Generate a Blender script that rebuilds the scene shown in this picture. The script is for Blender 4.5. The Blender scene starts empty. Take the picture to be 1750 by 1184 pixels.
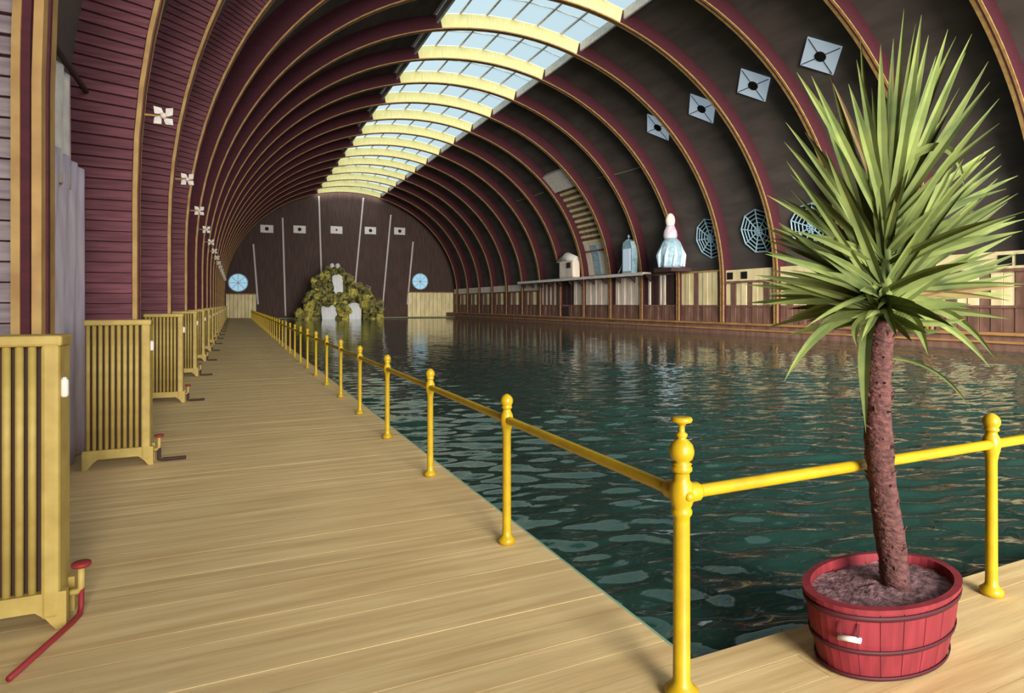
import bpy, math, random
from mathutils import Vector, Matrix
random.seed(7)
S = bpy.context.scene
COL = S.collection

# ------------------------------------------------------------------ camera
H = 1.75                    # eye height
FPX, HOR, VPX = 1050.0, 520.0, 401.0      # focal length, horizon row and hall vanishing column in the 1750x1184 frame
YAW = math.atan((875 - VPX) / FPX)
SN, CS = math.sin(YAW), math.cos(YAW)
cam_d = bpy.data.cameras.new('camera')
cam_d.sensor_width = 36.0
cam_d.lens = 36.0 * FPX / 1750.0
cam_d.shift_y = (HOR - 592.0) / 1750.0
cam_d.clip_start, cam_d.clip_end = 0.05, 400
cam = bpy.data.objects.new('camera', cam_d)
COL.objects.link(cam)
cam.location = (0, 0, H)
cam.rotation_euler = (math.pi / 2, 0, -YAW)
S.camera = cam

# ------------------------------------------------------------------ world, sun, exposure
W = bpy.data.worlds.new('sky'); S.world = W
W.use_nodes = True
bg = W.node_tree.nodes['Background']
bg.inputs[0].default_value = (0.83, 0.93, 1.0, 1)
bg.inputs[1].default_value = 1.1
sun_d = bpy.data.lights.new('low_sun', 'SUN')
sun_d.energy = 9.5
sun_d.angle = math.radians(50)
sun_d.color = (1.0, 0.93, 0.80)
sun = bpy.data.objects.new('low_sun', sun_d)
COL.objects.link(sun)
sun.rotation_euler = Vector((0.24, 1.0, -0.185)).to_track_quat('-Z', 'Y').to_euler()
sun.location = (10, -20, 20)
S.view_settings.view_transform = 'Standard'
S.view_settings.look = 'None'
S.view_settings.gamma = 1.0
S.view_settings.use_curve_mapping = False
S.view_settings.exposure = 0.9

# ------------------------------------------------------------------ pixel helpers
def ray(px, py):
    t = (px - 875.0) / FPX; u = (HOR - py) / FPX
    return Vector((SN + t * CS, CS - t * SN, u))
def on_y(px, py, Y):
    r = ray(px, py); return Vector((0, 0, H)) + r * (Y / r.y)
def on_x(px, py, X):
    r = ray(px, py); return Vector((0, 0, H)) + r * (X / r.x)
def at_d(px, py, d):
    return Vector((0, 0, H)) + ray(px, py) * d

# ------------------------------------------------------------------ materials
def lin(c):
    f = lambda v: v / 12.92 if v <= 0.04045 else ((v + 0.055) / 1.055) ** 2.4
    return tuple(f(v / 255.0) for v in c) + (1,)
def mat(name, rgb, rough=0.6, rgb2=None, scale=6.0, stretch=(1, 1, 1), bump=0.0, bscale=None, spec=0.3, metal=0.0, contrast=(0.35, 0.65), detail=4):
    m = bpy.data.materials.new(name); m.use_nodes = True
    nt = m.node_tree; b = nt.nodes['Principled BSDF']
    b.inputs['Roughness'].default_value = rough
    b.inputs['Metallic'].default_value = metal
    b.inputs['Specular IOR Level'].default_value = spec
    b.inputs['Base Color'].default_value = lin(rgb)
    if rgb2 or bump:
        tc = nt.nodes.new('ShaderNodeTexCoord')
        mp = nt.nodes.new('ShaderNodeMapping'); mp.inputs['Scale'].default_value = stretch
        nt.links.new(tc.outputs['Object'], mp.inputs['Vector'])
        nz = nt.nodes.new('ShaderNodeTexNoise'); nz.inputs['Scale'].default_value = scale; nz.inputs['Detail'].default_value = detail
        nt.links.new(mp.outputs[0], nz.inputs['Vector'])
        if rgb2:
            cr = nt.nodes.new('ShaderNodeValToRGB')
            cr.color_ramp.elements[0].position, cr.color_ramp.elements[1].position = contrast
            cr.color_ramp.elements[0].color = lin(rgb); cr.color_ramp.elements[1].color = lin(rgb2)
            nt.links.new(nz.outputs[0], cr.inputs[0]); nt.links.new(cr.outputs[0], b.inputs['Base Color'])
        if bump:
            n2 = nz
            if bscale:
                n2 = nt.nodes.new('ShaderNodeTexNoise'); n2.inputs['Scale'].default_value = bscale; n2.inputs['Detail'].default_value = 3
                nt.links.new(mp.outputs[0], n2.inputs['Vector'])
            bp = nt.nodes.new('ShaderNodeBump'); bp.inputs['Strength'].default_value = bump; bp.inputs['Distance'].default_value = 0.02
            nt.links.new(n2.outputs[0], bp.inputs['Height']); nt.links.new(bp.outputs[0], b.inputs['Normal'])
    return m
def vary(m, amount=0.12):
    """object-by-object value change, for planks, staves and leaves"""
    nt = m.node_tree; b = nt.nodes['Principled BSDF']
    oi = nt.nodes.new('ShaderNodeObjectInfo')
    mr = nt.nodes.new('ShaderNodeMapRange'); mr.inputs[3].default_value = 1 - amount; mr.inputs[4].default_value = 1 + amount
    nt.links.new(oi.outputs['Random'], mr.inputs[0])
    hs = nt.nodes.new('ShaderNodeHueSaturation')
    nt.links.new(mr.outputs[0], hs.inputs['Value'])
    src = b.inputs['Base Color']
    if src.is_linked: nt.links.new(src.links[0].from_socket, hs.inputs['Color'])
    else: hs.inputs['Color'].default_value = src.default_value
    nt.links.new(hs.outputs[0], b.inputs['Base Color'])
    return m
def emit(m, rgb, strength):
    b = m.node_tree.nodes['Principled BSDF']
    b.inputs['Emission Color'].default_value = lin(rgb); b.inputs['Emission Strength'].default_value = strength
    return m

M = {}
M['deck'] = vary(mat('deck_boards', (230, 203, 150), 0.75, (206, 175, 124), 1.6, (0.5, 7, 7), 0.10, 3.0), 0.035)
M['deck_far'] = mat('deck_boards_far', (230, 203, 150), 0.75, (206, 175, 124), 1.6, (0.5, 7, 7), 0.2, 3.0)
M['underfloor'] = mat('underfloor', (92, 76, 56), 0.9)
M['coping'] = mat('pool_coping', (120, 165, 140), 0.6, (150, 180, 150), 3)
M['poolwall'] = mat('pool_wall', (30, 52, 48), 0.8)
M['maroon'] = mat('rib_maroon', (78, 32, 43), 0.8, (66, 28, 37), 2.2, (1, 1, 9), 0.15)
M['board'] = vary(mat('rib_board', (118, 72, 80), 0.8, (96, 56, 64), 2.0, (1.0, 1, 10), 0.2), 0.12)
M['greyboard'] = vary(mat('grey_clapboard', (150, 138, 142), 0.8, (120, 106, 112), 2.5, (1, 1, 8)), 0.08)
M['gold'] = mat('rib_gold_edge', (182, 148, 92), 0.65, (156, 120, 74), 4)
M['crown'] = mat('crown_skylit_yellow', (248, 234, 172), 0.8, (236, 218, 146), 2.5, (5, 1, 0.4))  # light from the skylight on the rib sides, put into the colour
M['shell'] = mat('vault_boards', (98, 89, 85), 0.9, (80, 73, 71), 1.2, (1, 0.25, 1), 0.2)
M['endwall'] = mat('end_wall_boards', (86, 68, 62), 0.85, (70, 54, 52), 1.3, (6, 1, 0.4))
M['batten'] = mat('pale_batten', (200, 190, 190), 0.7)
M['white'] = mat('white_paint', (230, 224, 218), 0.6, (208, 202, 200), 5)
M['dark'] = mat('dark_opening', (26, 24, 26), 0.7)
M['cream'] = vary(mat('cream_board', (242, 228, 184), 0.75, (222, 204, 156), 2.5, (1, 1, 0.3)), 0.10)
M['palewood'] = vary(mat('pale_pink_board', (240, 226, 212), 0.75, (222, 204, 192), 2.5, (1, 1, 0.3)), 0.06)
M['brown'] = vary(mat('brown_board', (140, 106, 92), 0.8, (110, 80, 70), 2.5, (1, 1, 0.3)), 0.14)
M['darkbrown'] = vary(mat('dark_board', (70, 48, 48), 0.8, (58, 42, 42), 2.5), 0.1)
M['orange'] = mat('orange_rim', (188, 142, 88), 0.6, (160, 112, 70), 3, (1, 0.4, 1))
M['yellow'] = mat('yellow_enamel', (190, 158, 22), 0.35, (176, 142, 20), 8, spec=0.5)
M['rad'] = mat('radiator_paint', (190, 166, 92), 0.55, (170, 144, 76), 6, spec=0.4)
M['raddark'] = mat('radiator_back', (66, 48, 42), 0.8)
M['red'] = mat('red_valve', (138, 44, 48), 0.5)
M['lilac'] = mat('lilac_cloth', (214, 204, 216), 0.9, (194, 180, 198), 3, (1, 3, 0.5), 0.2)
M['tub'] = vary(mat('tub_red', (134, 42, 52), 0.65, (110, 32, 42), 3, (6, 6, 0.6), 0.15), 0.09)
M['hoop'] = mat('tub_hoop', (70, 24, 34), 0.6)
M['soil'] = mat('soil', (148, 114, 118), 0.95, (88, 62, 70), 22, bump=0.9, bscale=30)
M['trunk'] = mat('palm_trunk', (108, 70, 68), 0.9, (70, 46, 47), 28, (1, 1, 2), 0.9, 40)
M['leaf'] = vary(mat('palm_leaf', (114, 126, 68), 0.75, (82, 98, 54), 5, (1, 1, 1), 0.0), 0.28)
M['deadleaf'] = vary(mat('palm_dry_leaf', (140, 124, 80), 0.7, (116, 96, 70), 6), 0.15)
M['rock'] = vary(mat('grotto_rock', (150, 142, 80), 0.9, (44, 46, 34), 1.6, bump=0.6, bscale=5), 0.35)
M['moss'] = vary(mat('grotto_moss', (232, 210, 104), 0.9, (110, 112, 58), 3.0, bump=0.6), 0.25)
M['fall'] = mat('falling_water', (240, 238, 240), 0.5, (214, 218, 226), 3, (8, 1, 0.4), 0.3)
M['bluewin'] = emit(mat('blue_window_pane', (150, 190, 215), 0.4), (150, 195, 220), 0.35)
M['diamond'] = emit(mat('pale_blue_glow', (186, 200, 214), 0.5), (176, 196, 214), 0.22)  # faint added glow, no lamp: vault windows, cabinet front, statue folds
M['web'] = mat('web_muntin_blue', (176, 212, 232), 0.5)
M['bluecab'] = mat('pale_blue_plaster', (168, 196, 210), 0.6, (130, 164, 184), 4)
M['rope'] = mat('pale_cable', (170, 165, 140), 0.7)

def glass_pane():
    m = bpy.data.materials.new('skylight_glass'); m.use_nodes = True
    nt = m.node_tree; nt.nodes.clear()
    o = nt.nodes.new('ShaderNodeOutputMaterial')
    t = nt.nodes.new('ShaderNodeBsdfTransparent'); t.inputs[0].default_value = (0.20, 0.245, 0.26, 1)
    d = nt.nodes.new('ShaderNodeBsdfTranslucent'); d.inputs[0].default_value = (0.30, 0.375, 0.40, 1)
    mx = nt.nodes.new('ShaderNodeMixShader'); mx.inputs[0].default_value = 0.5
    nt.links.new(t.outputs[0], mx.inputs[1]); nt.links.new(d.outputs[0], mx.inputs[2]); nt.links.new(mx.outputs[0], o.inputs[0])
    return m
M['glass'] = glass_pane()

def water_mat():
    m = bpy.data.materials.new('pool_water'); m.use_nodes = True
    nt = m.node_tree; b = nt.nodes['Principled BSDF']
    b.inputs['Base Color'].default_value = lin((36, 66, 60))
    b.inputs['Roughness'].default_value = 0.06
    b.inputs['IOR'].default_value = 1.33
    b.inputs['Specular IOR Level'].default_value = 0.85
    b.inputs['Specular Tint'].default_value = (0.78, 0.97, 1.0, 1)
    tc = nt.nodes.new('ShaderNodeTexCoord'); mp = nt.nodes.new('ShaderNodeMapping')
    mp.inputs['Rotation'].default_value = (0, 0, YAW); mp.inputs['Scale'].default_value = (0.45, 1.6, 1)
    nt.links.new(tc.outputs['Object'], mp.inputs['Vector'])
    nz = nt.nodes.new('ShaderNodeTexNoise'); nz.inputs['Scale'].default_value = 3.0; nz.inputs['Detail'].default_value = 3
    nt.links.new(mp.outputs[0], nz.inputs['Vector'])
    bp = nt.nodes.new('ShaderNodeBump'); bp.inputs['Strength'].default_value = 0.15; bp.inputs['Distance'].default_value = 0.05
    nt.links.new(nz.outputs[0], bp.inputs['Height']); nt.links.new(bp.outputs[0], b.inputs['Normal'])
    return m
M['water'] = water_mat()

# ------------------------------------------------------------------ mesh helpers
class MB:
    def __init__(s): s.v = []; s.f = []
    def quad(s, a, b, c, d):
        n = len(s.v); s.v += [tuple(a), tuple(b), tuple(c), tuple(d)]; s.f.append((n, n + 1, n + 2, n + 3)); return s
    def hexa(s, p):          # 8 points: bottom loop 0-3, top loop 4-7
        n = len(s.v); s.v += [tuple(q) for q in p]
        s.f += [tuple(n + i for i in q) for q in ((0, 3, 2, 1), (4, 5, 6, 7), (0, 1, 5, 4), (1, 2, 6, 5), (2, 3, 7, 6), (3, 0, 4, 7))]; return s
    def box(s, x0, y0, z0, x1, y1, z1):
        return s.hexa([(x0, y0, z0), (x1, y0, z0), (x1, y1, z0), (x0, y1, z0), (x0, y0, z1), (x1, y0, z1), (x1, y1, z1), (x0, y1, z1)])
    def tube(s, pts, r, n=8, cap=True):
        pts = [Vector(p) for p in pts]
        if not isinstance(r, (list, tuple)): r = [r] * len(pts)
        base = len(s.v); up = None
        for i, p in enumerate(pts):
            t = (pts[min(i + 1, len(pts) - 1)] - pts[max(i - 1, 0)]).normalized()
            if up is None: up = Vector((0, 0, 1)) if abs(t.z) < 0.9 else Vector((0, 1, 0))
            a = t.cross(up).normalized(); b_ = a.cross(t).normalized(); up = b_
            for k in range(n):
                q = 2 * math.pi * k / n
                s.v.append(tuple(p + (a * math.cos(q) + b_ * math.sin(q)) * r[i]))
        for i in range(len(pts) - 1):
            for k in range(n):
                k2 = (k + 1) % n
                s.f.append((base + i * n + k, base + i * n + k2, base + (i + 1) * n + k2, base + (i + 1) * n + k))
        if cap:
            s.f.append(tuple(base + k for k in reversed(range(n))))
            s.f.append(tuple(base + (len(pts) - 1) * n + k for k in range(n)))
        return s
    def lathe(s, prof, c=(0, 0, 0), n=16):     # prof = [(radius, z)]
        base = len(s.v)
        for r, z in prof:
            for k in range(n):
                q = 2 * math.pi * k / n
                s.v.append((c[0] + r * math.cos(q), c[1] + r * math.sin(q), c[2] + z))
        for i in range(len(prof) - 1):
            for k in range(n):
                k2 = (k + 1) % n
                s.f.append((base + i * n + k, base + i * n + k2, base + (i + 1) * n + k2, base + (i + 1) * n + k))
        s.f.append(tuple(base + k for k in reversed(range(n))))
        s.f.append(tuple(base + (len(prof) - 1) * n + k for k in range(n)))
        return s
    def ball(s, c, r, n=12, m=8, sc=(1, 1, 1)):
        return s.lathe_pts(c, r, n, m, sc)
    def lathe_pts(s, c, r, n, m, sc):
        base = len(s.v)
        for i in range(m + 1):
            a = -math.pi / 2 + math.pi * i / m
            rr = max(math.cos(a), 0.02) * r
            for k in range(n):
                q = 2 * math.pi * k / n
                s.v.append((c[0] + rr * math.cos(q) * sc[0], c[1] + rr * math.sin(q) * sc[1], c[2] + math.sin(a) * r * sc[2]))
        for i in range(m):
            for k in range(n):
                k2 = (k + 1) % n
                s.f.append((base + i * n + k, base + i * n + k2, base + (i + 1) * n + k2, base + (i + 1) * n + k))
        return s
    def mesh(s, name, m, smooth=False):
        me = bpy.data.meshes.new(name); me.from_pydata(s.v, [], s.f); me.update()
        if smooth:
            for p in me.polygons: p.use_smooth = True
        if m: me.materials.append(M[m] if isinstance(m, str) else m)
        return me
    def build(s, name, m, parent=None, smooth=False, bevel=0):
        return link(name, s.mesh(name, m, smooth), parent, bevel)
def link(name, me, parent=None, bevel=0):
    o = bpy.data.objects.new(name, me); COL.objects.link(o)
    if parent: o.parent = parent
    if bevel:
        bv = o.modifiers.new('bevel', 'BEVEL'); bv.width = bevel; bv.segments = 2; bv.limit_method = 'ANGLE'
    return o
def tag(o, label, cat, group=None, kind=None):
    o['label'] = label
    if cat: o['category'] = cat
    if group: o['group'] = group
    if kind: o['kind'] = kind
    return o
def struct(o, label=None, cat=None):
    o['kind'] = 'structure'
    if label: o['label'] = label
    if cat: o['category'] = cat
    return o
def empty(name, loc, rz=0):
    o = bpy.data.objects.new(name, None); COL.objects.link(o); o.location = loc; o.rotation_euler = (0, 0, rz)
    o.empty_display_size = 0.1
    return o
def copy_tree(o, parent=None):
    c = o.copy(); COL.objects.link(c); c.parent = parent
    for ch in list(o.children): copy_tree(ch, c)
    return c
ORD = ['first', 'second', 'third', 'fourth', 'fifth', 'sixth', 'seventh', 'eighth', 'ninth', 'tenth', 'eleventh', 'twelfth', 'thirteenth',
       'fourteenth', 'fifteenth', 'sixteenth', 'seventeenth', 'eighteenth', 'nineteenth', 'twentieth']

# ------------------------------------------------------------------ hall profile
XC, A, ZL, B = 13.9, 15.0, 3.15, 13.45
DEP, RT = 0.76, 0.29                 # rib depth and thickness
Y_NEAR, Y_END = -12.0, 85.5
POOL_X0, POOL_X1, POOL_Y0, POOL_Y1 = 2.04, 28.0, 2.40, 81.5
WZ = -0.10
def prof_pt(s):
    """s in [0,1] legs and ellipse: returns (x, z, nx, nz) of the inner curve, outward normal"""
    if s < 0.1:
        return XC - A, ZL * s / 0.1, -1.0, 0.0
    if s > 0.9:
        return XC + A, ZL * (1 - s) / 0.1, 1.0, 0.0
    q = math.pi * (1 - (s - 0.1) / 0.8)
    x, z = A * math.cos(q), B * math.sin(q)
    nx, nz = x / A ** 2, z / B ** 2
    l = math.hypot(nx, nz)
    return XC + x, ZL + z, nx / l, nz / l
def prof(s, off=0.0):
    x, z, nx, nz = prof_pt(s); return x + nx * off, z + nz * off
def ray_shell(px, py, off=DEP):
    r = ray(px, py); t, prev = 3.0, 0
    while t < 120:
        p = Vector((0, 0, H)) + r * t
        x, z = p.x, p.z
        ins = (abs(x - XC) < A + off) if z < ZL else ((x - XC) / (A + off)) ** 2 + ((z - ZL) / (B + off)) ** 2 < 1
        if not ins: return p
        t += 0.02
    return p
def s_of_z(z, right=True):
    if z < ZL: s = 0.1 * z / ZL
    else: s = 0.1 + 0.8 * (math.asin(min(1, (z - ZL) / B)) / math.pi)
    return 1 - s if right else s
RIB_Y = [8.85 + 4.37 * k for k in range(-2, 18)]
RIB_Y[1] = 4.72                       # the entrance bay is a little wider
SKY0, SKY1 = XC - 4.3, XC + 4.3
def s_of_x(x):
    c = (x - XC) / A
    return 0.1 + 0.8 * (1 - math.acos(c) / math.pi)
S0, S1 = s_of_x(SKY0), s_of_x(SKY1)

# ------------------------------------------------------------------ setting: vault shell
def strip(sa, sb, off, th, y0, y1, n):
    mb = MB()
    for i in range(n):
        u, v = sa + (sb - sa) * i / n, sa + (sb - sa) * (i + 1) / n
        a, b_, c, d = prof(u, off), prof(v, off), prof(u, off + th), prof(v, off + th)
        mb.hexa([(a[0], y0, a[1]), (b_[0], y0, b_[1]), (b_[0], y1, b_[1]), (a[0], y1, a[1]),
                 (c[0], y0, c[1]), (d[0], y0, d[1]), (d[0], y1, d[1]), (c[0], y1, c[1])])
    return mb
struct(strip(0.0, 0.1, DEP, 0.15, Y_NEAR, Y_END, 2).build('wall_left', 'shell'), 'dark boarded wall behind the radiators', 'wall')
struct(strip(0.9, 1.0, DEP, 0.15, Y_NEAR, Y_END, 2).build('wall_right', 'shell'), 'dark boarded wall behind the bathing booths', 'wall')
ceil = strip(0.1, S0, DEP, 0.15, Y_NEAR, Y_END, 26)
c2 = strip(S1, 0.9, DEP, 0.15, Y_NEAR, Y_END, 26)
n0 = len(ceil.v); ceil.v += c2.v; ceil.f += [tuple(i + n0 for i in f) for f in c2.f]
ceiling = struct(ceil.build('ceiling', 'shell'), 'dark boarded barrel vault crossed by maroon arched ribs', 'ceiling')

# arched ribs, parts of the ceiling
def rib_sweep(sa, sb, o0, o1, y0, y1, n):
    mb = MB()
    for i in range(n):
        u, v = sa + (sb - sa) * i / n, sa + (sb - sa) * (i + 1) / n
        a, b_, c, d = prof(u, o0), prof(v, o0), prof(u, o1), prof(v, o1)
        k = len(mb.v)
        mb.v += [(a[0], y0, a[1]), (c[0], y0, c[1]), (c[0], y1, c[1]), (a[0], y1, a[1]),
                 (b_[0], y0, b_[1]), (d[0], y0, d[1]), (d[0], y1, d[1]), (b_[0], y1, b_[1])]
        mb.f += [(k, k + 4, k + 5, k + 1), (k + 1, k + 5, k + 6, k + 2), (k + 2, k + 6, k + 7, k + 3), (k + 3, k + 7, k + 4, k)]
        if i == 0: mb.f.append((k, k + 1, k + 2, k + 3))
        if i == n - 1: mb.f.append((k + 4, k + 7, k + 6, k + 5))
    return mb
rib_me = rib_sweep(0, 1, 0.03, DEP, 0, RT, 80).mesh('arch_rib', 'maroon')
sof_me = rib_sweep(0, 1, 0.0, 0.05, -0.015, RT + 0.015, 80).mesh('soffit_strip', 'gold')
bead_me = rib_sweep(0, 1, -0.015, 0.012, 0.08, 0.12, 80).mesh('soffit_groove', 'maroon')
cr1 = rib_sweep(S0 + 0.005, S1 - 0.005, 0.055, DEP, -0.02, 0.0, 16).mesh('skylit_crown_panel', 'crown')  # rib sides under the skylight, their lit yellow painted on as plates
cr2 = rib_sweep(S0 + 0.005, S1 - 0.005, 0.055, DEP, RT, RT + 0.02, 16).mesh('skylit_crown_panel', 'crown')
def place(me, name, parent, y):
    o = link(name, me, parent); o.location.y = y; return o
for k, y in list(enumerate(RIB_Y)) + [(90, -4.3), (91, -8.7)]:
    rb = place(rib_me, 'arch_rib', ceiling, y)
    for me, nm in ((sof_me, 'soffit_strip'), (bead_me, 'soffit_groove'), (cr1, 'skylit_crown_panel'), (cr2, 'skylit_crown_panel')):
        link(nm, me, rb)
    # lapped boards on the flanks of the near ribs (left leg, the side that faces the walk)
    if k in (1, 2, 3, 4):
        step = 0.125
        s, pos = 0.0, 0.0
        zmax = {1: 6.5, 2: 7.5, 3: 9.0, 4: 10.5}[k]
        while True:
            x0, z0 = prof(s)
            if z0 > zmax: break
            s2 = s
            while math.hypot(prof(s2)[0] - x0, prof(s2)[1] - z0) < step: s2 += 0.0004
            i0 = 0.055
            a, b_, c, d = prof(s, i0), prof(s2 - 0.0003, i0), prof(s, DEP), prof(s2 - 0.0003, DEP)
            mb = MB().hexa([(a[0], 0, a[1]), (c[0], 0, c[1]), (c[0], -0.032, c[1]), (a[0], -0.032, a[1]),
                            (b_[0], 0, b_[1]), (d[0], 0, d[1]), (d[0], -0.010, d[1]), (b_[0], -0.010, b_[1])])
            if k == 1:
                # entrance rib: grey clapboard behind a pair of corner strips
                i1 = 0.15
                a, b_ = prof(s, i1), prof(s2 - 0.0003, i1)
                mb = MB().hexa([(a[0], 0, a[1]), (c[0], 0, c[1]), (c[0], -0.032, c[1]), (a[0], -0.032, a[1]),
                                (b_[0], 0, b_[1]), (d[0], 0, d[1]), (d[0], -0.010, d[1]), (b_[0], -0.010, b_[1])])
                mb.build('clapboard', 'greyboard', rb)
            else:
                mb.build('clapboard', 'board', rb)
            s = s2
        if k == 1:
            e = s_of_z(6.6, False)
            rib_sweep(0, e, 0.055, 0.10, -0.035, 0, 30).build('corner_strip', 'maroon', rb)
            rib_sweep(0, e, 0.10, 0.145, -0.05, 0, 30).build('corner_strip', 'gold', rb)

# ------------------------------------------------------------------ skylight
fr = MB()
ys_b = [Y_NEAR] + RIB_Y + [Y_END]
NX = 6
for i in range(NX + 1):
    s = S0 + (S1 - S0) * i / NX
    x, z, nx, nz = prof_pt(s)
    x += nx * (DEP + 0.04); z += nz * (DEP + 0.04)
    w = 0.05 if 0 < i < NX else 0.11
    fr.box(x - w, Y_NEAR, z - 0.05, x + w, Y_END, z + 0.05)
for i in range(len(RIB_Y) - 1):
    ym = (RIB_Y[i] + RT + RIB_Y[i + 1]) / 2
    a = [prof(S0 + (S1 - S0) * j / 12, DEP + 0.04) for j in range(13)]
    fr.tube([(q[0], ym, q[1]) for q in a], 0.035, 4)
sky = struct(fr.build('window_1', 'white'), 'long pale blue glazed skylight along the crown of the vault', 'skylight')
for i in range(len(RIB_Y) - 1):
    y0, y1 = RIB_Y[i] + RT, RIB_Y[i + 1]
    ym = (y0 + y1) / 2
    for (ya, yb) in ((y0, ym - 0.03), (ym + 0.03, y1)):
        for j in range(NX):
            if RIB_Y[i] < 12 and j not in (0, 1, 2, 3, 4, 5): continue
            p, q = prof(S0 + (S1 - S0) * j / NX, DEP + 0.04), prof(S0 + (S1 - S0) * (j + 1) / NX, DEP + 0.04)
            MB().quad((p[0], ya, p[1]), (q[0], ya, q[1]), (q[0], yb, q[1]), (p[0], yb, p[1])).build('pane', 'glass', sky)
# lengthwise curbs of the skylight, pale lilac boards standing at each edge
for n, s in ((1, S0), (2, S1)):
    x, z, nx, nz = prof_pt(s)
    cb = MB()
    for i in range(len(RIB_Y) - 1):
        y0, y1 = RIB_Y[i] + RT + 0.02, RIB_Y[i + 1] - 0.02
        cb.box(x - 0.06, y0, z + DEP * nz - 0.42, x + 0.06, y1, z + DEP * nz + 0.05)
    struct(cb.build('trim_%d' % n, 'white'), ('pale board edging the %s side of the skylight' % ('left' if n == 1 else 'right')), 'trim')

# ------------------------------------------------------------------ end wall
ew = MB()
N = 60
pts = [prof(i / N, DEP + 0.1) for i in range(N + 1)]
for i in range(N):
    a, b_ = pts[i], pts[i + 1]
    if abs(a[0] - b_[0]) < 1e-5: continue
    ew.hexa([(a[0], Y_END, -0.3), (b_[0], Y_END, -0.3), (b_[0], Y_END + 0.2, -0.3), (a[0], Y_END + 0.2, -0.3),
             (a[0], Y_END, a[1]), (b_[0], Y_END, b_[1]), (b_[0], Y_END + 0.2, b_[1]), (a[0], Y_END + 0.2, a[1])])
back = struct(ew.build('wall_back', 'endwall'), 'dark brown arched end wall with pale battens', 'wall')
for (xa, ya, xb, yb) in ((433, 417, 441, 520), (483, 372, 488, 540), (545, 335, 551, 520), (621, 338, 604, 520), (668, 367, 652, 545), (706, 413, 696, 520)):
    p, q = on_y(xa, ya, Y_END - 0.05), on_y(xb, yb, Y_END - 0.05)
    MB().hexa([(q.x - 0.1, Y_END - 0.08, q.z), (q.x + 0.1, Y_END - 0.08, q.z), (q.x + 0.1, Y_END, q.z), (q.x - 0.1, Y_END, q.z),
               (p.x - 0.1, Y_END - 0.08, p.z), (p.x + 0.1, Y_END - 0.08, p.z), (p.x + 0.1, Y_END, p.z), (p.x - 0.1, Y_END, p.z)]).build('batten', 'batten', back)
wn = 2
for i, (px, py) in enumerate(((456, 391), (512, 392), (575, 393), (633, 394), (683, 395))):
    c = on_y(px, py, Y_END - 0.06)
    w, h = 0.78, 0.50
    f = MB().box(c.x - w, Y_END - 0.12, c.z - h, c.x + w, Y_END, c.z + h).build('window_%d' % wn, 'white', None, bevel=0.03)
    struct(f, 'small white square end-wall window with dark centre, %s from the left' % ORD[i], 'window'); wn += 1
    MB().tube([(c.x, Y_END - 0.16, c.z), (c.x, Y_END - 0.11, c.z)], 0.24 if i != 2 else 0.13, 14).build('dark_pane', 'dark', f)
for i, (px, py) in enumerate(((407, 483), (718, 481))):
    c = on_y(px, py, Y_END - 0.06)
    f = MB().tube([(c.x, Y_END - 0.02, c.z), (c.x, Y_END - 0.08, c.z)], 1.12, 28).build('window_%d' % wn, 'bluewin')
    struct(f, 'round pale blue end-wall window above the %s cream panel' % ('left' if i == 0 else 'right'), 'window'); wn += 1
    for q in range(4):
        a = math.pi * q / 4
        MB().tube([(c.x - 1.1 * math.cos(a), Y_END - 0.1, c.z - 1.1 * math.sin(a)), (c.x + 1.1 * math.cos(a), Y_END - 0.1, c.z + 1.1 * math.sin(a))], 0.035, 5).build('muntin', 'bluecab', f)
    ring = [(c.x + 1.13 * math.cos(t * math.pi / 14), Y_END - 0.08, c.z + 1.13 * math.sin(t * math.pi / 14)) for t in range(29)]
    MB().tube(ring, 0.06, 6).build('ring', 'bluecab', f)
# cream board panels each side of the end wall
for i, (xa, xb, yt) in enumerate(((386, 438, 503), (697, 775, 500))):
    a, b_ = on_y(xa, yt, Y_END - 0.2), on_y(xb, yt, Y_END - 0.2)
    e = empty('boarded_screen', ((a.x + b_.x) / 2, Y_END - 0.15, 0))
    tag(e, 'cream vertical board screen at the %s foot of the end wall' % ('left' if i == 0 else 'right'), 'screen', 'cream screens at the end wall')
    n = 8 if i == 0 else 11
    w = (b_.x - a.x) / n
    for j in range(n):
        x = a.x + w * j - e.location.x
        MB().box(x + 0.02, -0.08 - 0.02 * (j % 2), 0.02, x + w - 0.02, 0.08, a.z).build('board', 'cream', e)
    MB().box(a.x - e.location.x, -0.12, a.z - 0.02, b_.x - e.location.x, 0.1, a.z + 0.12).build('top_rail', 'gold', e)

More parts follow.
